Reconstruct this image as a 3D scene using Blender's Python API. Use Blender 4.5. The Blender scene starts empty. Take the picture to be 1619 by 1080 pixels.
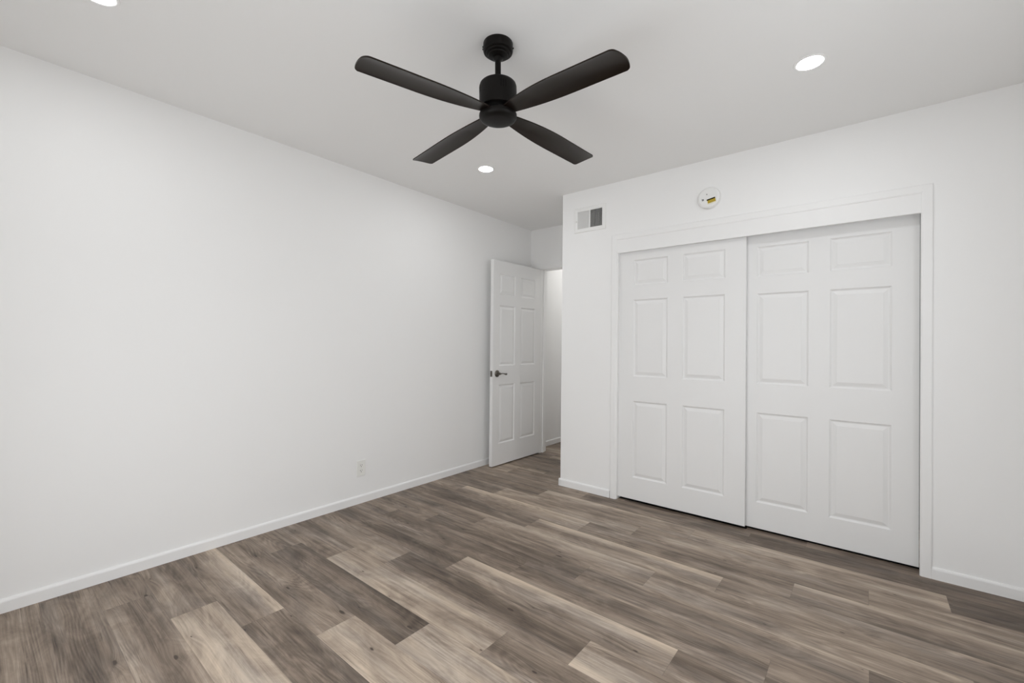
import bpy, bmesh, math, random
from mathutils import Vector, Matrix

C = bpy.context.scene.collection
SC = bpy.context.scene
PI = math.pi
random.seed(7)

# ------------------------------------------------------------------ camera
H = 2.44            # ceiling height
LX = -2.885         # left wall face
CY = 3.1065         # closet wall face
NX = -1.988         # corner of the closet block
FY = 3.867          # wall with the doorway
RX = 0.64           # right wall face (just outside the frame)
BY = -0.40          # back wall face (behind the camera)

cam_data = bpy.data.cameras.new('camera')
cam = bpy.data.objects.new('camera', cam_data); C.objects.link(cam)
cam_data.sensor_fit = 'HORIZONTAL'; cam_data.sensor_width = 36.0
cam_data.lens = 36.0 * 687.9985 / 1619.0
cam_data.clip_start = 0.02
yaw, pit, rol = math.radians(39.1266), math.radians(0.3814), math.radians(0.5686)
fw = Vector((-math.sin(yaw) * math.cos(pit), math.cos(yaw) * math.cos(pit), math.sin(pit)))
rt = Vector((math.cos(yaw), math.sin(yaw), 0)); up = rt.cross(fw)
r2 = math.cos(rol) * rt + math.sin(rol) * up
u2 = -math.sin(rol) * rt + math.cos(rol) * up
m = Matrix((r2, u2, -fw)).transposed().to_4x4(); m.translation = (0, 0, 1.1783)
cam.matrix_world = m
SC.camera = cam

# ------------------------------------------------------------------ view, world, daylight
SC.view_settings.view_transform = 'Standard'
SC.view_settings.look = 'None'
SC.view_settings.gamma = 1.0
SC.view_settings.use_curve_mapping = False
SC.view_settings.exposure = -0.04
SC.cycles.use_denoising = True
SC.cycles.max_bounces = 16
SC.cycles.diffuse_bounces = 12
SC.cycles.transparent_max_bounces = 8
SC.cycles.sample_clamp_indirect = 6.0

w = bpy.data.worlds.new('sky'); SC.world = w; w.use_nodes = True
w.node_tree.nodes['Background'].inputs[0].default_value = (0.95, 0.975, 1.0, 1)
w.node_tree.nodes['Background'].inputs[1].default_value = 2.2

def area(name, loc, direction, sx, sy, power, col=(1, 1, 1), spread=180):
    l = bpy.data.lights.new(name, 'AREA'); l.shape = 'RECTANGLE'; l.size = sx; l.size_y = sy
    l.energy = power; l.color = col; l.spread = math.radians(spread)
    o = bpy.data.objects.new(name, l); C.objects.link(o); o.location = loc
    o.rotation_euler = Vector(direction).to_track_quat('-Z', 'Y').to_euler()
    return o

# daylight lamps placed outside two invented windows, out of view
ADDED_WIN_R = (0.55, 2.15, 0.85, 2.05)     # added right wall window: y0, y1, z0, z1
ADDED_WIN_B = (-1.95, -0.05, 0.06, 1.45)   # added low window in the back wall: x0, x1, z0, z1
area('added_daylight_right', (RX + 0.16, (ADDED_WIN_R[0] + ADDED_WIN_R[1]) / 2, 1.45), (-1, 0, -0.7), 1.2, 1.6, 7, (0.955, 0.978, 1.0))
area('added_daylight_back', ((ADDED_WIN_B[0] + ADDED_WIN_B[1]) / 2, BY - 0.16, 0.75), (0, 1, 0.0), 1.9, 1.4, 20, (0.955, 0.978, 1.0))
DOWNLIGHT = 115.0      # emission of each recessed light's lens
HALL = 40.0

# ------------------------------------------------------------------ helpers
def tag(o, label=None, cat=None, group=None, kind=None):
    if label: o['label'] = label
    if cat: o['category'] = cat
    if group: o['group'] = group
    if kind: o['kind'] = kind
    return o

def link(name, bm, mat, parent=None, smooth=False, recalc=True):
    if recalc: bmesh.ops.recalc_face_normals(bm, faces=bm.faces[:])
    me = bpy.data.meshes.new(name); bm.to_mesh(me); bm.free()
    if mat: me.materials.append(mat)
    if smooth:
        for p in me.polygons: p.use_smooth = True
    o = bpy.data.objects.new(name, me); C.objects.link(o)
    if parent: o.parent = parent
    return o

def auto_smooth(o, ang=35):
    me = o.data
    for p in me.polygons: p.use_smooth = True
    me.set_sharp_from_angle(angle=math.radians(ang))

def empty(name, loc=(0, 0, 0), rot=(0, 0, 0)):
    o = bpy.data.objects.new(name, None); C.objects.link(o)
    o.location = loc; o.rotation_euler = rot; o.empty_display_size = 0.05
    return o

def box(bm, x0, x1, y0, y1, z0, z1, bevel=0.0, seg=2):
    vs = [bm.verts.new((x, y, z)) for x in (x0, x1) for y in (y0, y1) for z in (z0, z1)]
    f = [(0, 1, 3, 2), (4, 6, 7, 5), (0, 4, 5, 1), (2, 3, 7, 6), (0, 2, 6, 4), (1, 5, 7, 3)]
    fs = [bm.faces.new([vs[i] for i in q]) for q in f]
    if bevel > 0:
        es = list({e for g in fs for e in g.edges})
        bmesh.ops.bevel(bm, geom=es, offset=bevel, segments=seg, profile=0.5, affect='EDGES')
    return fs

def lathe(bm, prof, seg=48, center=(0, 0, 0)):
    cx, cy, cz = center; rings = []
    for r, z in prof:
        if r < 1e-6: rings.append([bm.verts.new((cx, cy, cz + z))])
        else: rings.append([bm.verts.new((cx + r * math.cos(2 * PI * k / seg), cy + r * math.sin(2 * PI * k / seg), cz + z)) for k in range(seg)])
    for a, b in zip(rings, rings[1:]):
        for k in range(seg):
            k2 = (k + 1) % seg
            if len(a) == 1 and len(b) == 1: continue
            if len(a) == 1: bm.faces.new((a[0], b[k], b[k2]))
            elif len(b) == 1: bm.faces.new((a[k], a[k2], b[0]))
            else: bm.faces.new((a[k], a[k2], b[k2], b[k]))

def extrude_profile(bm, prof, p0, p1, out, upv=Vector((0, 0, 1)), m0=0.0, m1=0.0):
    """prof: closed list of (distance out from wall, height); swept p0 -> p1. m0/m1: mitre (shift along per unit of 'height')."""
    p0, p1, out = Vector(p0), Vector(p1), Vector(out).normalized()
    d = (p1 - p0).normalized()
    A = [bm.verts.new(p0 + out * a + upv * b + d * (m0 * b)) for a, b in prof]
    B = [bm.verts.new(p1 + out * a + upv * b + d * (m1 * b)) for a, b in prof]
    n = len(prof)
    for k in range(n):
        bm.faces.new((A[k], A[(k + 1) % n], B[(k + 1) % n], B[k]))
    bm.faces.new(A); bm.faces.new(B[::-1])

# ------------------------------------------------------------------ materials
def mat(name, col, rough=0.5, metal=0.0, spec=0.5):
    m = bpy.data.materials.new(name); m.use_nodes = True
    b = m.node_tree.nodes['Principled BSDF']
    b.inputs['Base Color'].default_value = (*col, 1); b.inputs['Roughness'].default_value = rough
    b.inputs['Metallic'].default_value = metal; b.inputs['Specular IOR Level'].default_value = spec
    return m

def add_bump(m, scale, strength, dist=0.001, detail=2.0, stretch=None):
    nt = m.node_tree; b = nt.nodes['Principled BSDF']
    tc = nt.nodes.new('ShaderNodeTexCoord'); n = nt.nodes.new('ShaderNodeTexNoise')
    n.inputs['Scale'].default_value = scale; n.inputs['Detail'].default_value = detail
    bp = nt.nodes.new('ShaderNodeBump'); bp.inputs['Strength'].default_value = strength; bp.inputs['Distance'].default_value = dist
    if stretch:
        mp = nt.nodes.new('ShaderNodeMapping'); mp.inputs['Scale'].default_value = stretch
        nt.links.new(tc.outputs['Object'], mp.inputs[0]); nt.links.new(mp.outputs[0], n.inputs['Vector'])
    else: nt.links.new(tc.outputs['Object'], n.inputs['Vector'])
    nt.links.new(n.outputs['Fac'], bp.inputs['Height']); nt.links.new(bp.outputs['Normal'], b.inputs['Normal'])
    return m

M = {}
M['wall'] = add_bump(mat('wall_paint', (0.86, 0.86, 0.857), 0.75, spec=0.3), 140, 0.08, 0.0008)
M['ceil'] = add_bump(mat('ceiling_paint', (0.84, 0.84, 0.835), 0.9, spec=0.2), 160, 0.1, 0.0008)
M['trim'] = mat('trim_paint', (0.85, 0.85, 0.847), 0.38, spec=0.4)
M['door'] = add_bump(mat('door_paint', (0.80, 0.80, 0.797), 0.42, spec=0.4), 60, 0.05, 0.0006, stretch=(8, 8, 0.6))
M['plastic'] = mat('white_plastic', (0.83, 0.83, 0.82), 0.35)
M['ivory'] = mat('outlet_plastic', (0.82, 0.82, 0.79), 0.35)
M['bronze'] = add_bump(mat('dark_bronze', (0.0065, 0.0055, 0.0048), 0.40, metal=0.0, spec=0.13), 400, 0.05, 0.0003)
M['blade'] = add_bump(mat('blade_finish', (0.008, 0.0055, 0.0040), 0.30, metal=0.0, spec=0.27), 300, 0.05, 0.0003)
M['blade'].node_tree.nodes['Principled BSDF'].inputs['Specular Tint'].default_value = (1.0, 0.84, 0.72, 1)
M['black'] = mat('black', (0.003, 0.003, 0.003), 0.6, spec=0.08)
M['duct'] = mat('duct_metal', (0.012, 0.011, 0.010), 0.6)
M['nickel'] = mat('brushed_nickel', (0.17, 0.155, 0.135), 0.28, metal=1.0)
M['yellow'] = mat('yellow_label', (0.45, 0.32, 0.025), 0.5)
M['paper'] = mat('paper_label', (0.80, 0.78, 0.66), 0.5)
M['closet'] = mat('closet_inside', (0.10, 0.10, 0.10), 0.9)
M['glass'] = None

def emis(name, col, strength):
    m = bpy.data.materials.new(name); m.use_nodes = True; nt = m.node_tree
    nt.nodes.remove(nt.nodes['Principled BSDF']); e = nt.nodes.new('ShaderNodeEmission')
    e.inputs[0].default_value = (*col, 1); e.inputs[1].default_value = strength
    nt.links.new(e.outputs[0], nt.nodes['Material Output'].inputs[0]); return m
M['lens'] = emis('light_lens', (0.975, 0.99, 1.0), DOWNLIGHT)

gm = bpy.data.materials.new('window_glass'); gm.use_nodes = True; nt = gm.node_tree
nt.nodes.remove(nt.nodes['Principled BSDF'])
t = nt.nodes.new('ShaderNodeBsdfTransparent'); g = nt.nodes.new('ShaderNodeBsdfGlossy'); g.inputs['Roughness'].default_value = 0.02
mx = nt.nodes.new('ShaderNodeMixShader'); mx.inputs[0].default_value = 0.06
nt.links.new(t.outputs[0], mx.inputs[1]); nt.links.new(g.outputs[0], mx.inputs[2]); nt.links.new(mx.outputs[0], nt.nodes['Material Output'].inputs[0])
M['glass'] = gm

def floor_material():
    m = bpy.data.materials.new('vinyl_plank_floor'); m.use_nodes = True; nt = m.node_tree
    N, L = nt.nodes, nt.links
    b = N['Principled BSDF']
    def math_(op, a, c=None, clamp=False):
        n = N.new('ShaderNodeMath'); n.operation = op; n.use_clamp = clamp
        for i, v in enumerate((a, c)):
            if v is None: continue
            if isinstance(v, (int, float)): n.inputs[i].default_value = v
            else: L.new(v, n.inputs[i])
        return n.outputs[0]
    def noise(vec, scale, detail=3.0, rough=0.55, dist=0.0, dims='3D'):
        n = N.new('ShaderNodeTexNoise'); n.inputs['Scale'].default_value = scale; n.inputs['Detail'].default_value = detail
        n.inputs['Roughness'].default_value = rough; n.inputs['Distortion'].default_value = dist
        L.new(vec, n.inputs['Vector']); return n.outputs['Fac']
    def mapping(vec, sc):
        n = N.new('ShaderNodeMapping'); n.inputs['Scale'].default_value = sc; L.new(vec, n.inputs['Vector']); return n.outputs[0]
    def mixc(f, a, c):
        n = N.new('ShaderNodeMix'); n.data_type = 'RGBA'
        for i, v in ((0, f), (6, a), (7, c)):
            if isinstance(v, tuple): n.inputs[i].default_value = v
            elif isinstance(v, (int, float)): n.inputs[i].default_value = v
            else: L.new(v, n.inputs[i])
        return n.outputs[2]
    uv = N.new('ShaderNodeUVMap'); uv.uv_map = 'plank'
    sep = N.new('ShaderNodeSeparateXYZ'); L.new(uv.outputs[0], sep.inputs[0])
    seed = N.new('ShaderNodeAttribute'); seed.attribute_name = 'seed'
    tone = N.new('ShaderNodeAttribute'); tone.attribute_name = 'tone'
    comb = N.new('ShaderNodeCombineXYZ')
    L.new(math_('ADD', sep.outputs[0], math_('MULTIPLY', seed.outputs['Fac'], 37.0)), comb.inputs[0])
    L.new(math_('MULTIPLY', sep.outputs[1], 0.1714), comb.inputs[1])
    L.new(math_('MULTIPLY', seed.outputs['Fac'], 11.0), comb.inputs[2])
    P = comb.outputs[0]
    # knots: sparse dark spots, drawn out along the grain, that bend the grain around them
    vo = N.new('ShaderNodeTexVoronoi'); vo.voronoi_dimensions = '2D'; vo.inputs['Scale'].default_value = 1.0
    L.new(mapping(P, (2.1, 6.3, 1)), vo.inputs['Vector'])
    def rng(v, a0, a1, b0=0.0, b1=1.0):
        n = N.new('ShaderNodeMapRange'); n.inputs['From Min'].default_value = a0; n.inputs['From Max'].default_value = a1
        n.inputs['To Min'].default_value = b0; n.inputs['To Max'].default_value = b1; L.new(v, n.inputs['Value']); return n.outputs[0]
    sepc = N.new('ShaderNodeSeparateColor'); L.new(vo.outputs['Color'], sepc.inputs[0])
    keep = math_('GREATER_THAN', sepc.outputs[0], 0.52)
    rad = math_('ADD', math_('MULTIPLY', sepc.outputs[1], 0.038), 0.014)
    nd = math_('ADD', vo.outputs['Distance'], math_('MULTIPLY', math_('SUBTRACT', noise(mapping(P, (30, 70, 1)), 1.0, 2.0), 0.5), 0.05))
    core = math_('MULTIPLY', math_('SUBTRACT', 1.0, math_('DIVIDE', nd, rad), True), keep)
    halo = math_('MULTIPLY', rng(vo.outputs['Distance'], 0.0, 0.30, 1.0, 0.0), keep)
    # warp so the grain wanders
    warp = noise(mapping(P, (1.1, 9.0, 1)), 1.0, 1.0)
    comb2 = N.new('ShaderNodeVectorMath'); comb2.operation = 'ADD'
    wy = math_('ADD', math_('MULTIPLY', math_('SUBTRACT', warp, 0.5), 0.022), math_('MULTIPLY', math_('MULTIPLY', halo, halo), 0.016))
    cw = N.new('ShaderNodeCombineXYZ'); L.new(wy, cw.inputs[1])
    L.new(P, comb2.inputs[0]); L.new(cw.outputs[0], comb2.inputs[1]); Q = comb2.outputs[0]
    big = noise(mapping(Q, (1.2, 15, 1)), 1.0, 2.0, 0.5)
    mid = noise(mapping(Q, (1.8, 48, 1)), 1.0, 2.0, 0.55)
    fine = noise(mapping(Q, (3.0, 170, 1)), 1.0, 2.0, 0.6)
    hair = noise(mapping(Q, (6, 430, 1)), 1.0, 2.0, 0.6)
    blot = noise(mapping(P, (3.6, 11, 1)), 1.0, 5.0, 0.68, 0.8)
    # cathedral rings: contour lines of a stretched height field
    hf = noise(mapping(Q, (0.9, 7.0, 1)), 1.0, 1.0, 0.5)
    ring = math_('SINE', math_('MULTIPLY', hf, 190.0))
    ringmask = rng(noise(mapping(P, (1.7, 6, 1)), 1.9, 1.0), 0.45, 0.60)
    tv = math_('ADD', tone.outputs['Fac'], math_('MULTIPLY', math_('SUBTRACT', big, 0.5), 0.50))
    tv = math_('ADD', tv, math_('MULTIPLY', math_('SUBTRACT', mid, 0.5), 0.40))
    tv = math_('ADD', tv, math_('MULTIPLY', math_('SUBTRACT', fine, 0.5), 0.34))
    tv = math_('ADD', tv, math_('MULTIPLY', math_('SUBTRACT', hair, 0.5), 0.28))
    tv = math_('ADD', tv, math_('MULTIPLY', math_('SUBTRACT', blot, 0.5), 0.80))
    tv = math_('ADD', tv, math_('MULTIPLY', math_('MULTIPLY', ring, ringmask), 0.055))
    tv = math_('SUBTRACT', tv, math_('MULTIPLY', core, 0.75))
    tv = math_('SUBTRACT', tv, math_('MULTIPLY', math_('MULTIPLY', halo, halo), 0.12))
    # fine dark cracks in the grain
    cr = N.new('ShaderNodeMapRange'); cr.inputs['From Min'].default_value = 0.66; cr.inputs['From Max'].default_value = 0.76
    L.new(noise(mapping(Q, (3.0, 95, 1)), 1.0, 2.0, 0.5), cr.inputs['Value'])
    tv = math_('SUBTRACT', tv, math_('MULTIPLY', cr.outputs[0], 0.26))
    ramp = N.new('ShaderNodeValToRGB'); L.new(tv, ramp.inputs[0])
    e = ramp.color_ramp.elements
    e[0].position = 0.0; e[0].color = (0.062, 0.045, 0.033, 1)
    e[1].position = 1.0; e[1].color = (0.64, 0.525, 0.41, 1)
    for p, c in ((0.25, (0.150, 0.114, 0.087, 1)), (0.5, (0.290, 0.228, 0.178, 1)), (0.75, (0.48, 0.39, 0.305, 1))):
        k = e.new(p); k.color = c
    # grey wash patches
    gr = noise(mapping(P, (1.3, 9, 1)), 1.3, 3.0, 0.6)
    gf = N.new('ShaderNodeMapRange'); gf.inputs['From Min'].default_value = 0.45; gf.inputs['From Max'].default_value = 0.65; gf.inputs['To Max'].default_value = 0.75
    L.new(gr, gf.inputs['Value'])
    hs = N.new('ShaderNodeHueSaturation'); hs.inputs['Saturation'].default_value = 0.78; L.new(ramp.outputs[0], hs.inputs['Color'])
    col = mixc(gf.outputs[0], ramp.outputs[0], hs.outputs[0])
    # seams between planks
    v = sep.outputs[1]
    edge = math_('MULTIPLY', math_('MINIMUM', v, math_('SUBTRACT', 1.0, v)), 0.1714)
    u = sep.outputs[0]
    eu = math_('MINIMUM', u, math_('SUBTRACT', 1.147, u))
    ed = math_('MINIMUM', edge, eu)
    sm = N.new('ShaderNodeMapRange'); sm.inputs['From Min'].default_value = 0.0; sm.inputs['From Max'].default_value = 0.0016
    sm.inputs['To Min'].default_value = 0.72; sm.inputs['To Max'].default_value = 1.0; L.new(ed, sm.inputs['Value'])
    vm = N.new('ShaderNodeVectorMath'); vm.operation = 'SCALE'; L.new(col, vm.inputs[0]); L.new(sm.outputs[0], vm.inputs['Scale'])
    L.new(vm.outputs[0], b.inputs['Base Color'])
    b.inputs['Roughness'].default_value = 0.5; b.inputs['Specular IOR Level'].default_value = 0.35
    bp = N.new('ShaderNodeBump'); bp.inputs['Strength'].default_value = 0.25; bp.inputs['Distance'].default_value = 0.0006
    L.new(math_('ADD', fine, mid), bp.inputs['Height']); L.new(bp.outputs[0], b.inputs['Normal'])
    return m
M['floor'] = floor_material()

# ------------------------------------------------------------------ floor: individual planks in one surface
PW, PL = 0.1714, 1.147
TONES = {  # (row, piece): near edge, middle, far edge
 (-2,0):(.46,.50,.42), (-1,0):(.38,.33,.42), (-1,-1):(.4,.4,.4), (0,-1):(.42,.40,.38), (0,0):(.52,.36,.44),
 (1,-1):(.44,.42,.34), (1,0):(.68,.72,.66), (2,-1):(.38,.46,.80), (2,0):(.34,.38,.33), (3,-2):(.4,.4,.4), (3,-1):(.34,.42,.42),
 (3,0):(.74,.68,.64), (4,-2):(.44,.46,.42), (4,-1):(.30,.30,.20), (4,0):(.66,.66,.58), (5,-2):(.40,.44,.24), (5,-1):(.66,.60,.60),
 (5,0):(.44,.36,.42), (6,-2):(.42,.50,.36), (6,-1):(.48,.22,.28), (6,0):(.84,.60,.42), (7,-3):(.4,.4,.4), (7,-2):(.34,.24,.36),
 (7,-1):(.34,.55,.84), (7,0):(.52,.36,.36), (8,-3):(.38,.40,.36), (8,-2):(.42,.30,.30), (8,-1):(.52,.34,.46), (8,0):(.44,.40,.40),
 (9,-3):(.42,.38,.40), (9,-2):(.36,.28,.38), (9,-1):(.50,.36,.52), (9,0):(.4,.36,.4), (10,-3):(.38,.34,.50), (10,-2):(.44,.48,.62),
 (10,-1):(.56,.50,.48), (10,0):(.4,.4,.4), (11,-3):(.34,.28,.34), (11,-2):(.60,.44,.86), (11,-1):(.48,.38,.46), (12,-4):(.42,.42,.4),
 (12,-3):(.46,.50,.78), (12,-2):(.38,.42,.34), (12,-1):(.30,.46,.72), (13,-4):(.34,.30,.42), (13,-3):(.52,.54,.50), (13,-2):(.40,.50,.46),
 (13,-1):(.50,.52,.46), (14,-4):(.42,.30,.36), (14,-3):(.44,.48,.74), (14,-2):(.48,.62,.58), (14,-1):(.20,.22,.24), (15,-5):(.46,.44,.42),
 (15,-4):(.50,.46,.52), (15,-3):(.38,.34,.36), (15,-2):(.26,.28,.28), (16,-5):(.66,.62,.60), (16,-4):(.46,.44,.42), (16,-3):(.34,.36,.36),
 (17,-5):(.62,.40,.44), (17,-4):(.44,.30,.40), (18,-5):(.50,.42,.40), (18,-6):(.42,.4,.4), (19,-5):(.30,.28,.30), (20,-5):(.58,.52,.5),
}
bm = bmesh.new()
uvl = bm.loops.layers.uv.new('plank')
tl = bm.loops.layers.float_color.new('tone')
sl = bm.faces.layers.float.new('seed')
rnd = random.Random(3)
X0, X1, Y0, Y1 = LX - 0.02, RX + 0.05, BY - 0.05, 5.6
y00 = 0.873 - 3 * PW
for r in range(-8, 32):
    ya, yb = y00 + r * PW, y00 + (r + 1) * PW
    if yb < Y0 or ya > Y1: continue
    J = -2.57 + 0.287 * r
    for j in range(-12, 8):
        xa = J + PL * j; xb = xa + PL
        if xb < X0 or xa > X1: continue
        t0 = rnd.uniform(.34, .58); dflt = (t0 + rnd.uniform(-.1, .1), t0 + rnd.uniform(-.08, .08), t0 + rnd.uniform(-.1, .1))
        tn = TONES.get((r, j), dflt); sd = rnd.random()
        for h in (0, 1):
            va, vb = h * .5, h * .5 + .5
            A, B = max(xa, X0), min(xb, X1)
            ys = [max(min(ya + v * PW, Y1), Y0) for v in (va, vb)]
            if ys[1] - ys[0] < 1e-5: continue
            co = [(A, ys[0]), (B, ys[0]), (B, ys[1]), (A, ys[1])]
            f = bm.faces.new([bm.verts.new((x, y, 0)) for x, y in co])
            f[sl] = sd
            for lp, (x, y) in zip(f.loops, co):
                vv = (y - ya) / PW
                lp[uvl].uv = (x - xa, vv)
                k = tn[0] + (tn[1] - tn[0]) * vv * 2 if vv <= .5 else tn[1] + (tn[2] - tn[1]) * (vv - .5) * 2
                lp[tl] = (k, k, k, 1)
bmesh.ops.remove_doubles(bm, verts=bm.verts[:], dist=1e-5)
for f in bm.faces: f.normal_update()
for f in bm.faces:
    if f.normal.z < 0: f.normal_flip()
fl = link('floor', bm, M['floor'], recalc=False); tag(fl, 'grey brown wood-look plank floor with staggered joints', 'floor', kind='structure')

# ------------------------------------------------------------------ shell
def wall(name, label, boxes, m=None):
    bm = bmesh.new()
    for b in boxes: box(bm, *b)
    return tag(link(name, bm, m or M['wall']), label, 'wall', kind='structure')

T = 0.12
HALL_END = 5.5
wall('wall_left', 'plain white wall on the left with the electrical outlet', [(LX - T, LX, BY - T, HALL_END + T, 0, H)])
# closet wall with the opening for the sliding doors
OL, OR, OZ = -1.497, 0.262, 2.000
VX, VX2, VZ, VZ2 = -1.729 - .113, -1.729 + .113, 2.197 - .072, 2.197 + .072    # duct opening behind the vent
wall('wall_closet', 'white wall around the closet opening with vent and alarm',
     [(NX, VX, CY, CY + T, 0, H), (VX2, OL, CY, CY + T, 0, H), (VX, VX2, CY, CY + T, 0, VZ), (VX, VX2, CY, CY + T, VZ2, H), (OR, RX + T, CY, CY + T, 0, H), (OL, OR, CY, CY + T, OZ, H)])
wall('wall_closet_side', 'short side of the closet block facing the doorway', [(NX, NX + T, CY + T, HALL_END, 0, H)])
wall('wall_closet_back', 'back wall inside the closet', [(NX + T, RX + T, FY, FY + 0.05, 0, H)], M['closet'])
DL, DZ = -2.762, 2.004
wall('wall_doorway', 'white wall above and beside the open doorway', [(LX, DL, FY, FY + T, 0, H), (DL, NX, FY, FY + T, DZ, H)])
wall('wall_hall_end', 'white wall at the far end of the hall', [(LX, NX, HALL_END, HALL_END + T, 0, H)])
def wall_with_window(name, label, axis, pos, a0, a1, win, sgn):
    w0, w1, z0, z1 = win; s0, s1 = (pos, pos + T) if sgn > 0 else (pos - T, pos)
    parts = [(a0, w0, 0, H), (w1, a1, 0, H), (w0, w1, 0, z0), (w0, w1, z1, H)]
    bx = [((s0, s1, p[0], p[1], p[2], p[3]) if axis == 'x' else (p[0], p[1], s0, s1, p[2], p[3])) for p in parts]
    wall(name, label, bx)
wall_with_window('wall_right', 'white right wall with an added window, beside the camera', 'x', RX, BY - T, CY, ADDED_WIN_R, 1)
wall_with_window('wall_back', 'white back wall with an added low window, behind the camera', 'y', BY, LX, RX, ADDED_WIN_B, -1)
bm = bmesh.new(); box(bm, LX - T, RX + T, BY - T, HALL_END + T, H, H + 0.1)
tag(link('ceiling', bm, M['ceil']), 'plain white flat ceiling', 'ceiling', kind='structure')

def window(name, label, axis, pos, win, sgn):  # unseen windows, invented to supply the room's daylight
    w0, w1, z0, z1 = win
    def bx(bm, a0, a1, za, zb, d0, d1, bev=0.004):
        p, q = sorted((pos + sgn * d0, pos + sgn * d1))
        if axis == 'x': box(bm, p, q, a0, a1, za, zb, bev)
        else: box(bm, a0, a1, p, q, za, zb, bev)
    root = empty(name); tag(root, label, 'window', kind='structure')
    bm = bmesh.new(); f = 0.05
    bx(bm, w0, w1, z0, z0 + f, .03, .09); bx(bm, w0, w1, z1 - f, z1, .03, .09)
    bx(bm, w0, w0 + f, z0 + f, z1 - f, .03, .09); bx(bm, w1 - f, w1, z0 + f, z1 - f, .03, .09)
    mid = (w0 + w1) / 2; bx(bm, mid - .02, mid + .02, z0 + f, z1 - f, .035, .085)
    link('window_frame', bm, M['trim'], root)
    bm = bmesh.new(); bx(bm, w0 + f, w1 - f, z0 + f, z1 - f, .058, .062, 0); link('pane', bm, M['glass'], root)
window('added_window_1', 'added white framed window in the right wall, to let in daylight', 'x', RX, ADDED_WIN_R, 1)
window('added_window_2', 'added white framed low window in the back wall, to let in daylight', 'y', BY, ADDED_WIN_B, -1)

# baseboards: flat board with an eased top
BB = [(0, 0), (.012, 0), (.012, .048), (.0105, .053), (.007, .057), (.002, .0595), (0, .0595)]
def baseboard(name, label, runs):
    bm = bmesh.new()
    for p0, p1, out in runs: extrude_profile(bm, BB, p0, p1, out)
    o = tag(link(name, bm, M['trim']), label, 'baseboard', kind='structure'); return o
baseboard('baseboard_left', 'low white baseboard along the left wall', [((LX, BY, 0), (LX, FY, 0), (1, 0, 0))])
baseboard('baseboard_closet_left', 'short white baseboard between hallway corner and closet casing',
          [((NX - .012, CY, 0), (-1.535, CY, 0), (0, -1, 0)), ((NX, CY - .012, 0), (NX, FY, 0), (-1, 0, 0))])
baseboard('baseboard_closet_right', 'short white baseboard right of the closet casing', [((0.266, CY, 0), (RX, CY, 0), (0, -1, 0))])
baseboard('baseboard_hall', 'white baseboard seen through the doorway', [((LX, FY + T, 0), (LX, HALL_END, 0), (1, 0, 0)), ((NX, FY + T, 0), (NX, HALL_END, 0), (-1, 0, 0))])
baseboard('baseboard_back', 'white baseboard behind the camera', [((LX, BY, 0), (RX, BY, 0), (0, 1, 0)), ((RX, BY, 0), (RX, CY, 0), (-1, 0, 0))])

# closet casing, jamb lining and the fascia that hides the track
CW = .046
def casing_run(bm, p0, p1, inward, out, m0, m1, width=CW, th=.012):
    # height axis = inward direction (0 = outer edge)
    pr = [(0, 0), (th * .75, 0), (th * .95, .003), (th, .007), (th, width - .009), (th * .8, width - .003), (th * .35, width), (-.004, width), (-.004, 0)]
    extrude_profile(bm, pr, p0, p1, out, upv=Vector(inward), m0=m0, m1=m1)
root = empty('trim_1', (0, 0, 0)); tag(root, 'white painted casing framing the closet sliding doors', 'trim', kind='structure')
bm = bmesh.new()
xo0, xo1, zo = -1.531, 0.266, 2.031
casing_run(bm, (xo0, CY, 0), (xo0, CY, zo), (1, 0, 0), (0, -1, 0), 0, -1)
casing_run(bm, (xo1, CY, 0), (xo1, CY, zo), (-1, 0, 0), (0, -1, 0), 0, -1)
casing_run(bm, (xo0, CY, zo), (xo1, CY, zo), (0, 0, -1), (0, -1, 0), 1, -1)
link('casing', bm, M['trim'], root)
bm = bmesh.new()
box(bm, xo0 + CW - .003, xo0 + CW + .006, CY - .006, CY + T, 0, OZ, .002)
box(bm, 0.240, 0.262, CY + .001, CY + T, 0, 1.974, 0)
box(bm, xo0 + CW + .007, .262, CY + .02, CY + T, 1.975, OZ, 0)
link('jamb', bm, M['trim'], root)
bm = bmesh.new(); box(bm, xo0 + CW - .010, xo1 - CW + .006, CY - .0078, CY + .010, 1.8865, 1.9875, .001)
link('fascia', bm, M['trim'], root)

# black strips painting the shade in the gap under the sliding doors
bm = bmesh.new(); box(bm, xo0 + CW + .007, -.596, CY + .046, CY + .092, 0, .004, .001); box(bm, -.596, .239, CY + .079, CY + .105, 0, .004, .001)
tag(link('shade_strip', bm, M['black'], None), 'black strip standing in for the shade in the gap under the closet doors', 'painted shade', kind='structure')

# doorway jamb and thin flat casing
root = empty('trim_2'); tag(root, 'white jamb and thin casing of the open doorway', 'trim', kind='structure')
bm = bmesh.new()
box(bm, DL, DL + .014, FY - .004, FY + T + .004, 0, DZ - .0085, .001)
box(bm, NX - .016, NX, FY - .004, FY + T + .004, 0, DZ - .0085, .001)
box(bm, DL, NX, FY - .004, FY + T + .004, DZ - .008, DZ + .004, .001)
box(bm, DL + .014, DL + .026, FY + .045, FY + .08, 0, DZ - .008, .001)
link('jamb', bm, M['trim'], root)
bm = bmesh.new()
box(bm, DL - .058, DL, FY - .009, FY, 0, DZ + .0015, .002)
box(bm, DL - .058, NX, FY - .009, FY, DZ + .002, DZ + .056, .002)
link('casing', bm, M['trim'], root)

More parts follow.
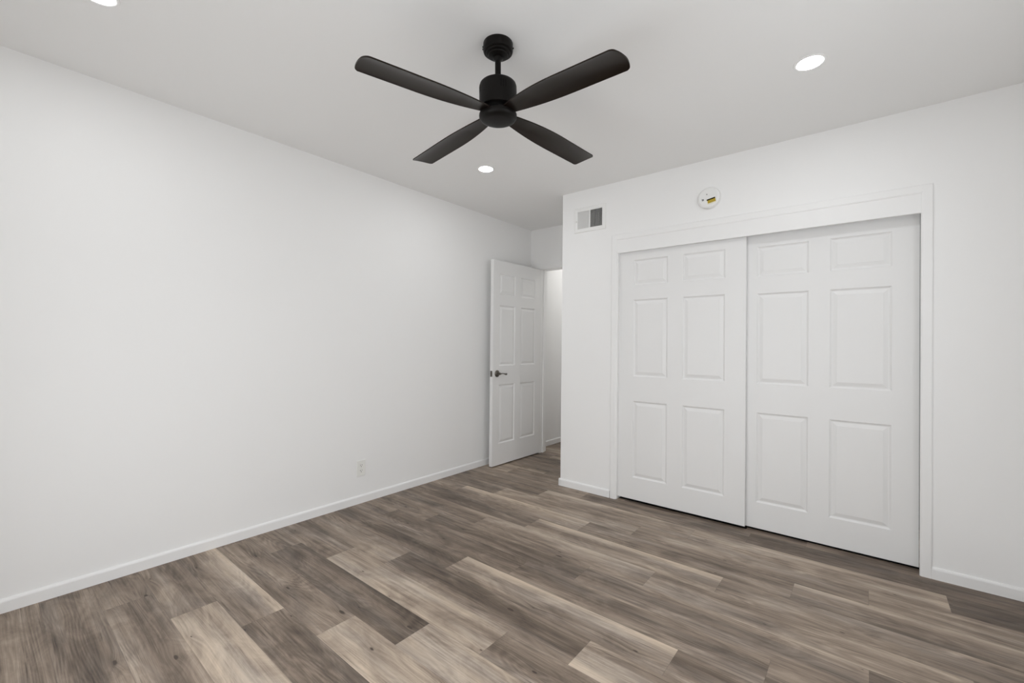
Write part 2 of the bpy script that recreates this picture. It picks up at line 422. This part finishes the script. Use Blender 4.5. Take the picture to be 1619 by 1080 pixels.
# ------------------------------------------------------------------ six panel doors
def panel_leaf(W, HT, TH, cols, rows):
    """leaf in local x (0..W), z (0..HT), front at y=0 facing -y, back at y=TH."""
    bm = bmesh.new()
    xs = sorted({0, W, *[c for p in cols for c in p]}); zs = sorted({0, HT, *[c for p in rows for c in p]})
    ispan = lambda x0, x1, z0, z1: any(abs(a - x0) < 1e-6 and abs(b - x1) < 1e-6 for a, b in cols) and any(abs(a - z0) < 1e-6 and abs(b - z1) < 1e-6 for a, b in rows)
    prof = [(0, 0), (.0035, .0035), (.008, .0075), (.012, .0085), (.015, .0080), (.030, .0030), (.034, .0020), (.0345, .0012), (.037, .0012)]
    for side, y, s in (('f', 0, 1), ('b', TH, -1)):
        for x0, x1 in zip(xs, xs[1:]):
            for z0, z1 in zip(zs, zs[1:]):
                if not ispan(x0, x1, z0, z1):
                    bm.faces.new([bm.verts.new(p) for p in ((x0, y, z0), (x1, y, z0), (x1, y, z1), (x0, y, z1))]); continue
                rings = [[bm.verts.new(p) for p in ((x0 + i, y + s * d, z0 + i), (x1 - i, y + s * d, z0 + i), (x1 - i, y + s * d, z1 - i), (x0 + i, y + s * d, z1 - i))] for i, d in prof]
                for a, b in zip(rings, rings[1:]):
                    for k in range(4): bm.faces.new((a[k], a[(k + 1) % 4], b[(k + 1) % 4], b[k]))
                bm.faces.new(rings[-1])
    for q in (((0, 0), (W, 0)), ((W, 0), (W, HT)), ((W, HT), (0, HT)), ((0, HT), (0, 0))):
        (xa, za), (xb, zb) = q
        bm.faces.new([bm.verts.new(p) for p in ((xa, 0, za), (xb, 0, zb), (xb, TH, zb), (xa, TH, za))])
    bmesh.ops.remove_doubles(bm, verts=bm.verts[:], dist=1e-5)
    return bm
ROWS = [(.165, .740), (.925, 1.504), (1.612, 1.804)]

# closet doors (top-level meshes, origin at lower left)
bz = .021
bm = panel_leaf(.878, 1.905, .030, [(.115, .373), (.480, .753)], ROWS)
d = link('door_2', bm, M['door']); d.location = (-1.480, CY + .023, bz)
tag(d, 'left white six-panel sliding closet door, overlapping in front', 'closet door', 'sliding closet doors', 'structure')
bm = panel_leaf(.8865, 1.915, .030, [(.120, .395), (.499, .775)], ROWS)
d = link('door_3', bm, M['door']); d.location = (-.665, CY + .060, .0165)
tag(d, 'right white six-panel sliding closet door, set behind the other', 'closet door', 'sliding closet doors', 'structure')

# open room door, hinged at the doorway and swung against the left wall
root = empty('door_1', (-2.752, 3.096, .012), (0, 0, math.radians(90) + math.radians(-.8)))
tag(root, 'white six-panel room door standing open beside the left wall', 'door', kind='structure')
LW, LH, LT = .768, 1.978, .035
# local +x runs from free edge to hinge, local -y faces the room after rotation
bm = panel_leaf(LW, LH, LT, [(.090, .330), (.420, .665)], [(.205, .775), (.958, 1.545), (1.650, 1.850)])
link('leaf', bm, M['door'], root)
def lever(s):
    """s=+1: side facing the room (local y<0)."""
    out = []
    X, Z = .062, .884
    bm = bmesh.new(); lathe(bm, [(0, 0), (.031, 0), (.0335, .002), (.033, .005), (.029, .009), (.020, .012), (.013, .015), (.011, .030), (.012, .040), (0, .0405)], 36)
    bmesh.ops.rotate(bm, verts=bm.verts[:], cent=(0, 0, 0), matrix=Matrix.Rotation(PI / 2, 3, 'X'))
    if s < 0: bmesh.ops.rotate(bm, verts=bm.verts[:], cent=(0, 0, 0), matrix=Matrix.Rotation(PI, 3, 'Z'))
    bmesh.ops.translate(bm, verts=bm.verts[:], vec=(X, 0 if s > 0 else LT, Z))
    out.append(bm)
    # wave-shaped arm
    bm = bmesh.new(); rings = []; n = 22
    yy = -.042 if s > 0 else LT + .042
    for i in range(n + 1):
        t = i / n; x = X - .012 + t * .122
        z = Z + .0045 * math.sin(t * 2 * PI * .95 - .3) * (0.4 + t) - .002
        y = yy + (s * .006) * t * t
        rv = .0105 * (1 - .55 * math.sin(PI * min(1, t * 1.15))) * (1 if t < .93 else .6); rh = .0075 * (1 - .25 * t)
        if i == 0: rv *= .5; rh *= .5
        if i == n: rv *= .4; rh *= .4
        rings.append([bm.verts.new((x, y + rh * math.cos(a), z + rv * math.sin(a))) for a in [2 * PI * k / 12 for k in range(12)]])
    for a, b in zip(rings, rings[1:]):
        for k in range(12): bm.faces.new((a[k], a[(k + 1) % 12], b[(k + 1) % 12], b[k]))
    bm.faces.new(rings[0]); bm.faces.new(rings[-1][::-1]); out.append(bm)
    return out
for s in (1, -1):
    b0, b1 = lever(s)
    h = link('door_handle', b0, M['nickel'], root); auto_smooth(h); h['label'] = 'brushed nickel round rose and lever'
    a = link('lever', b1, M['nickel'], h, smooth=True)
bm = bmesh.new(); box(bm, -.0015, .001, .005, .030, .884 - .028, .884 + .028, .0008)
box(bm, -.010, -.001, .0115, .0235, .876, .892, .002)
lp = link('latch_plate', bm, M['nickel'], root); lp['label'] = 'nickel latch plate in the door edge'
for z in (.20, 1.02, 1.80):
    bm = bmesh.new(); lathe(bm, [(0, -.045), (.006, -.045), (.006, .045), (0, .045)], 12, (LW + .004, LT + .004, z))
    box(bm, LW - .001, LW + .002, .006, LT + .002, z - .044, z + .044)
    link('hinge', bm, M['nickel'], root)

# ------------------------------------------------------------------ ceiling fan
FX, FYc = -1.204, 1.368
fan = empty('ceiling_fan', (FX, FYc, H))
tag(fan, 'black four-blade ceiling fan on a short downrod', 'ceiling fan')
bm = bmesh.new()
lathe(bm, [(0, 0), (.0615, 0), (.0625, -.002), (.0625, -.030), (.061, -.035), (.057, -.038), (.052, -.0385), (.050, -.044), (.046, -.0465), (.042, -.047), (.040, -.051), (.030, -.054), (.0, -.0545)], 64)
cn = link('canopy', bm, M['bronze'], fan); auto_smooth(cn, 30)
for a, z in ((218, -.012), (218, -.022), (38, -.018)):
    bm = bmesh.new(); lathe(bm, [(0, 0), (.0035, 0), (.0035, .003), (.0, .0042)], 16)
    o = link('screw', bm, M['bronze'], cn, smooth=True)
    o.rotation_euler = (0, PI / 2, math.radians(a)); o.location = (.0622 * math.cos(math.radians(a)), .0622 * math.sin(math.radians(a)), z)
bm = bmesh.new(); lathe(bm, [(0, -.052), (.021, -.052), (.022, -.062), (.014, -.070), (.0125, -.072), (.0125, -.150), (0, -.150)], 32)
o = link('downrod', bm, M['bronze'], fan); auto_smooth(o)
bm = bmesh.new()
lathe(bm, [(0, -.144), (.024, -.144), (.030, -.148), (.031, -.152), (.033, -.160), (.062, -.162), (.070, -.1645), (.0755, -.170), (.0785, -.179), (.079, -.192), (.079, -.266), (.078, -.269), (.070, -.270), (0, -.270)], 72)
mh = link('motor_housing', bm, M['bronze'], fan); auto_smooth(mh, 30)
# cooling slots: groups of dark narrow slits around the housing
for g0 in (-40, 50, 140, 230):
    for k in range(3):
        a = math.radians(g0 + k * 7.2); bm = bmesh.new()
        box(bm, -.0009, .0004, -.0018, .0018, -.014, .014, .0003)
        o = link('slot', bm, M['black'], mh)
        o.rotation_euler = (0, 0, a); o.location = (.0790 * math.cos(a), .0790 * math.sin(a), -.200)
bm = bmesh.new()
lathe(bm, [(0, -.268), (.066, -.268), (.066, -.281), (.071, -.282), (.073, -.288), (.073, -.297), (0, -.297)], 64)
o = link('blade_hub', bm, M['black'], fan); auto_smooth(o, 30)
bm = bmesh.new()
lathe(bm, [(0, -.292), (.076, -.292), (.079, -.294), (.0797, -.299), (.079, -.307), (.074, -.315), (.066, -.3195), (.050, -.322), (.025, -.3235), (0, -.324)], 72)
o = link('bottom_cap', bm, M['bronze'], fan); auto_smooth(o, 30); bc = o

def blade_mesh():
    bm = bmesh.new(); NS, NC = 44, 16; th = .0055
    R0, R1 = .062, .596
    def edges(t):                       # distance of the two long edges from the blade axis
        e = 1 - (1 - min(1, t / .56)) ** 2
        return .030 + .040 * e + .0007 * t, .028 + .0235 * e - .005 * t * t
    top, bot = [], []
    for i in range(NS + 1):
        t = (i / NS) ** .93; rt_, rb = [], []
        for j in range(NC + 1):
            v = -math.cos(PI * j / NC)
            end = R1 + .0125 * (1 - v * v) - .010 * max(0, (abs(v) - .86) / .14) ** 2
            x = R0 + (end - R0) * t
            em, ep = edges(t)
            y = v * (em if v < 0 else ep)
            yc = (ep - em) / 2
            z = .007 * (1 - v * v) * min(1, t * 4) + (y - yc) * math.tan(math.radians(-5.4)) - .036 * t
            rt_.append(bm.verts.new((x, y, z + th / 2))); rb.append(bm.verts.new((x, y, z - th / 2)))
        top.append(rt_); bot.append(rb)
    for i in range(NS):
        for j in range(NC):
            bm.faces.new((top[i][j], top[i + 1][j], top[i + 1][j + 1], top[i][j + 1]))
            bm.faces.new((bot[i][j], bot[i][j + 1], bot[i + 1][j + 1], bot[i + 1][j]))
    for i in range(NS):
        for j in (0, NC): bm.faces.new((top[i][j], top[i + 1][j], bot[i + 1][j], bot[i][j]))
    for j in range(NC):
        for i in (0, NS): bm.faces.new((top[i][j], top[i][j + 1], bot[i][j + 1], bot[i][j]))
    return bm
bl = None
for k, ang in enumerate((-6.2, 83.8, 173.8, 263.8)):
    if bl is None:
        bl = link('blade', blade_mesh(), M['blade'], fan); auto_smooth(bl, 40); o = bl
    else:
        o = bl.copy(); C.objects.link(o); o.parent = fan
    o.location = (0, 0, -.290); o.rotation_euler = (0, 0, math.radians(ang))
# the rod hangs about two degrees out of plumb from the ball joint in the canopy
nrm = Vector((.0155, -.0334, 1)).normalized()
tilt = Matrix.Translation((0, 0, -.05)) @ Vector((0, 0, 1)).rotation_difference(nrm).to_matrix().to_4x4() @ Matrix.Translation((0, 0, .05))
for o in list(fan.children):
    if not o.name.startswith('canopy'):
        loc = Matrix.Translation(o.location) @ o.rotation_euler.to_matrix().to_4x4()
        o.matrix_local = tilt @ loc

# ------------------------------------------------------------------ recessed lights
def downlight(x, y, label):
    root = empty('recessed_light', (x, y, H)); tag(root, label, 'ceiling light', 'recessed ceiling lights')
    bm = bmesh.new(); lathe(bm, [(.049, -.0012), (.051, -.0024), (.057, -.0026), (.062, -.0018), (.0635, 0), (.049, 0), (.049, -.0012)], 48)
    o = link('trim_ring', bm, M['plastic'], root); auto_smooth(o, 40)
    bm = bmesh.new(); lathe(bm, [(0, -.0020), (.030, -.0018), (.049, -.0012)], 48)
    o = link('lens', bm, M['lens'], root, smooth=True)
    for p in o.data.polygons:
        if p.normal.z > 0: p.flip()
downlight(-2.130, 2.300, 'lit round recessed light nearest the doorway, just below the fan')
downlight(-.197, 2.316, 'lit round recessed light above the closet, at right')
downlight(-2.179, .262, 'lit round recessed light cut by the top edge, above the left wall')
downlight(-.197, .262, 'round recessed light over the camera, outside the picture')

# ------------------------------------------------------------------ wall register above the closet
VX0, VX1, VZ0, VZ1 = -1.872, -1.586, 2.096, 2.298
vent = empty('air_vent', ((VX0 + VX1) / 2, CY, (VZ0 + VZ1) / 2))
tag(vent, 'white metal air vent with vertical louvers, high left of the closet', 'vent')
vw, vh = (VX1 - VX0) / 2, (VZ1 - VZ0) / 2; iw, ih = .113, .072
bm = bmesh.new()
def frame_ring(bm, rings):
    rr = [[bm.verts.new(p) for p in ((-a, y, -b), (a, y, -b), (a, y, b), (-a, y, b))] for a, b, y in rings]
    for p, q in zip(rr, rr[1:]):
        for k in range(4): bm.faces.new((p[k], p[(k + 1) % 4], q[(k + 1) % 4], q[k]))
frame_ring(bm, [(vw, vh, 0), (vw, vh, -.002), (vw - .004, vh - .004, -.006), (iw + .004, ih + .004, -.0075), (iw - .002, ih - .002, -.006), (iw - .002, ih - .002, .002)])
box(bm, -.0045, .0045, -.0075, .0, -ih, ih, .001)
link('frame', bm, M['plastic'], vent)
bm = bmesh.new(); box(bm, -iw, iw, .085, .088, -ih, ih)
box(bm, -iw, -iw + .0015, .002, .086, -ih, ih); box(bm, iw - .0015, iw, .002, .086, -ih, ih)
box(bm, -iw, iw, .002, .086, -ih, -ih + .0015); box(bm, -iw, iw, .002, .086, ih - .0015, ih)
link('duct_opening', bm, M['duct'], vent)
nf = 11
for bank, ang in ((-1, -38), (1, 16)):
    for k in range(nf):
        x = bank * (.0045 + (k + .5) * (iw - .0045) / nf)
        bm = bmesh.new(); box(bm, -.0006, .0006, -.0055, .0055, -ih, ih)
        o = link('louver', bm, M['plastic'], vent); o.location = (x, .0005, 0)
        o.rotation_euler = (0, 0, math.radians(ang))
        o.scale = (1, 1.0 if bank > 0 else 1.15, 1)
bm = bmesh.new(); box(bm, -.004, .004, -.020, -.004, -.002, .002, .001); box(bm, -.005, .005, -.022, -.017, -.004, .004, .0015)
o = link('damper_lever', bm, M['plastic'], vent); o.location = (-iw - .008, 0, -.01)
for sx in (-1, 1):
    bm = bmesh.new(); lathe(bm, [(0, .002), (.002, .0018), (.0036, 0), (0, 0)], 14)
    o = link('screw', bm, M['plastic'], vent, smooth=True); o.rotation_euler = (PI / 2, 0, 0); o.location = (sx * (vw - .011), -.0065, .0)

# ------------------------------------------------------------------ smoke / CO alarm
al = empty('smoke_alarm', (-.8225, CY, 2.175), (0, math.radians(-11), 0)); tag(al, 'round white smoke alarm with yellow label, on wall above the closet', 'smoke alarm')
bm = bmesh.new(); lathe(bm, [(0, 0), (.0735, 0), (.074, .006), (.0725, .008), (.0725, .0085), (0, .0085)], 64)
bmesh.ops.rotate(bm, verts=bm.verts[:], cent=(0, 0, 0), matrix=Matrix.Rotation(PI / 2, 3, 'X'))
o = link('mounting_base', bm, M['plastic'], al); auto_smooth(o, 40)
bm = bmesh.new(); lathe(bm, [(0, .008), (.070, .008), (.0715, .013), (.070, .022), (.064, .029), (.056, .032), (.054, .0315), (.052, .032), (.020, .0335), (0, .0335)], 64)
bmesh.ops.rotate(bm, verts=bm.verts[:], cent=(0, 0, 0), matrix=Matrix.Rotation(PI / 2, 3, 'X'))
o = link('cover', bm, M['plastic'], al); auto_smooth(o, 30)
FYA = -.0337
def flat(name, pts, m, parent, y=FYA, th=.0006):
    bm = bmesh.new()
    a = [bm.verts.new((x, y, z)) for x, z in pts]; b = [bm.verts.new((x, y + th, z)) for x, z in pts]
    bm.faces.new(a); bm.faces.new(b[::-1]); n = len(pts)
    for k in range(n): bm.faces.new((a[k], a[(k + 1) % n], b[(k + 1) % n], b[k]))
    return link(name, bm, m, parent)
def rect(x0, x1, z0, z1): return [(x0, z0), (x1, z0), (x1, z1), (x0, z1)]
lb = flat('warning_label', rect(-.012, .042, -.050, -.013), M['paper'], al)
flat('label_header', rect(-.012, .042, -.0215, -.013), M['black'], lb, FYA - .0006)
flat('label_field', rect(-.008, .042, -.042, -.0215), M['yellow'], lb, FYA - .0006)
bm = bmesh.new()
for x, z0, z1 in ((-.0405, -.012, .001), (-.036, -.013, -.002), (-.0315, -.013, -.001)):
    box(bm, x, x + .0022, FYA - .0004, FYA + .002, z0, z1)
box(bm, -.0405, -.0295, FYA - .0004, FYA + .002, -.0045, -.002)
link('printed_mark', bm, M['black'], al)
bm = bmesh.new(); lathe(bm, [(0, 0), (.003, 0), (.003, .001), (0, .001)], 16)
bmesh.ops.rotate(bm, verts=bm.verts[:], cent=(0, 0, 0), matrix=Matrix.Rotation(PI / 2, 3, 'X'))
o = link('indicator_hole', bm, M['black'], al); o.location = (-.004, FYA + .0006, .022)
bm = bmesh.new(); lathe(bm, [(0, 0), (.012, 0), (.0125, .0008), (.011, .0016), (0, .002)], 28)
bmesh.ops.rotate(bm, verts=bm.verts[:], cent=(0, 0, 0), matrix=Matrix.Rotation(PI / 2, 3, 'X'))
o = link('test_button', bm, M['plastic'], al); o.location = (-.002, -.0325, .006)

# ------------------------------------------------------------------ outlet on the left wall
ol = empty('electrical_outlet', (LX, 1.795, .256), (0, 0, PI / 2))   # local -y faces the room (+x)
tag(ol, 'cream duplex electrical outlet low on the left wall', 'electrical outlet')
bm = bmesh.new(); box(bm, -.035, .035, -.0055, 0, -.0572, .0572, .0025, 3)
o = link('cover_plate', bm, M['ivory'], ol)
def outline(bm, w, h, cut, y0, y1, zc):
    pts = []
    for k in range(32):
        a = 2 * PI * k / 32; x, z = w * math.cos(a), w * math.sin(a)
        z = max(-h, min(h, z)); pts.append((x, z + zc))
    A = [bm.verts.new((x, y0, z)) for x, z in pts]; B = [bm.verts.new((x, y1, z)) for x, z in pts]
    bm.faces.new(A); bm.faces.new(B[::-1])
    for k in range(32): bm.faces.new((A[k], A[(k + 1) % 32], B[(k + 1) % 32], B[k]))
for zc in (.0195, -.0195):
    bm = bmesh.new(); outline(bm, .0168, .0140, 0, -.0075, -.004, zc)
    rc = link('receptacle', bm, M['ivory'], ol)
    bm = bmesh.new()
    box(bm, -.0077, -.0053, -.0078, -.006, zc + .000, zc + .0085); box(bm, .0053, .0077, -.0078, -.006, zc + .001, zc + .008)
    lathe(bm, [(0, 0), (.0026, 0), (.0026, .001), (0, .001)], 12, (0, 0, 0))
    link('slots', bm, M['black'], rc)
    for v in rc.children[0].data.vertices:
        if abs(v.co.x) < .003 and v.co.y > -.004: v.co = Vector((v.co.x, -.0078 + v.co.z, zc - .0065 + v.co.y))
bm = bmesh.new(); lathe(bm, [(0, .0015), (.002, .0013), (.0032, 0), (0, 0)], 14)
o = link('screw', bm, M['ivory'], ol, smooth=True); o.rotation_euler = (PI / 2, 0, 0); o.location = (0, -.0055, 0)

# light in the hallway beyond the door: a flush ceiling fixture
hl = empty('hall_light', (-2.40, 4.75, H)); tag(hl, 'round flush ceiling light in the hall beyond the doorway', 'ceiling light')
bm = bmesh.new(); lathe(bm, [(0, 0), (.13, 0), (.13, -.012), (.125, -.015), (.11, -.015), (.11, -.01)], 40)
link('rim', bm, M['plastic'], hl, smooth=False)
bm = bmesh.new(); lathe(bm, [(.11, -.012), (.09, -.030), (.05, -.042), (0, -.046)], 40)
link('diffuser', bm, emis('hall_diffuser', (1, .985, .96), HALL), hl, smooth=True)
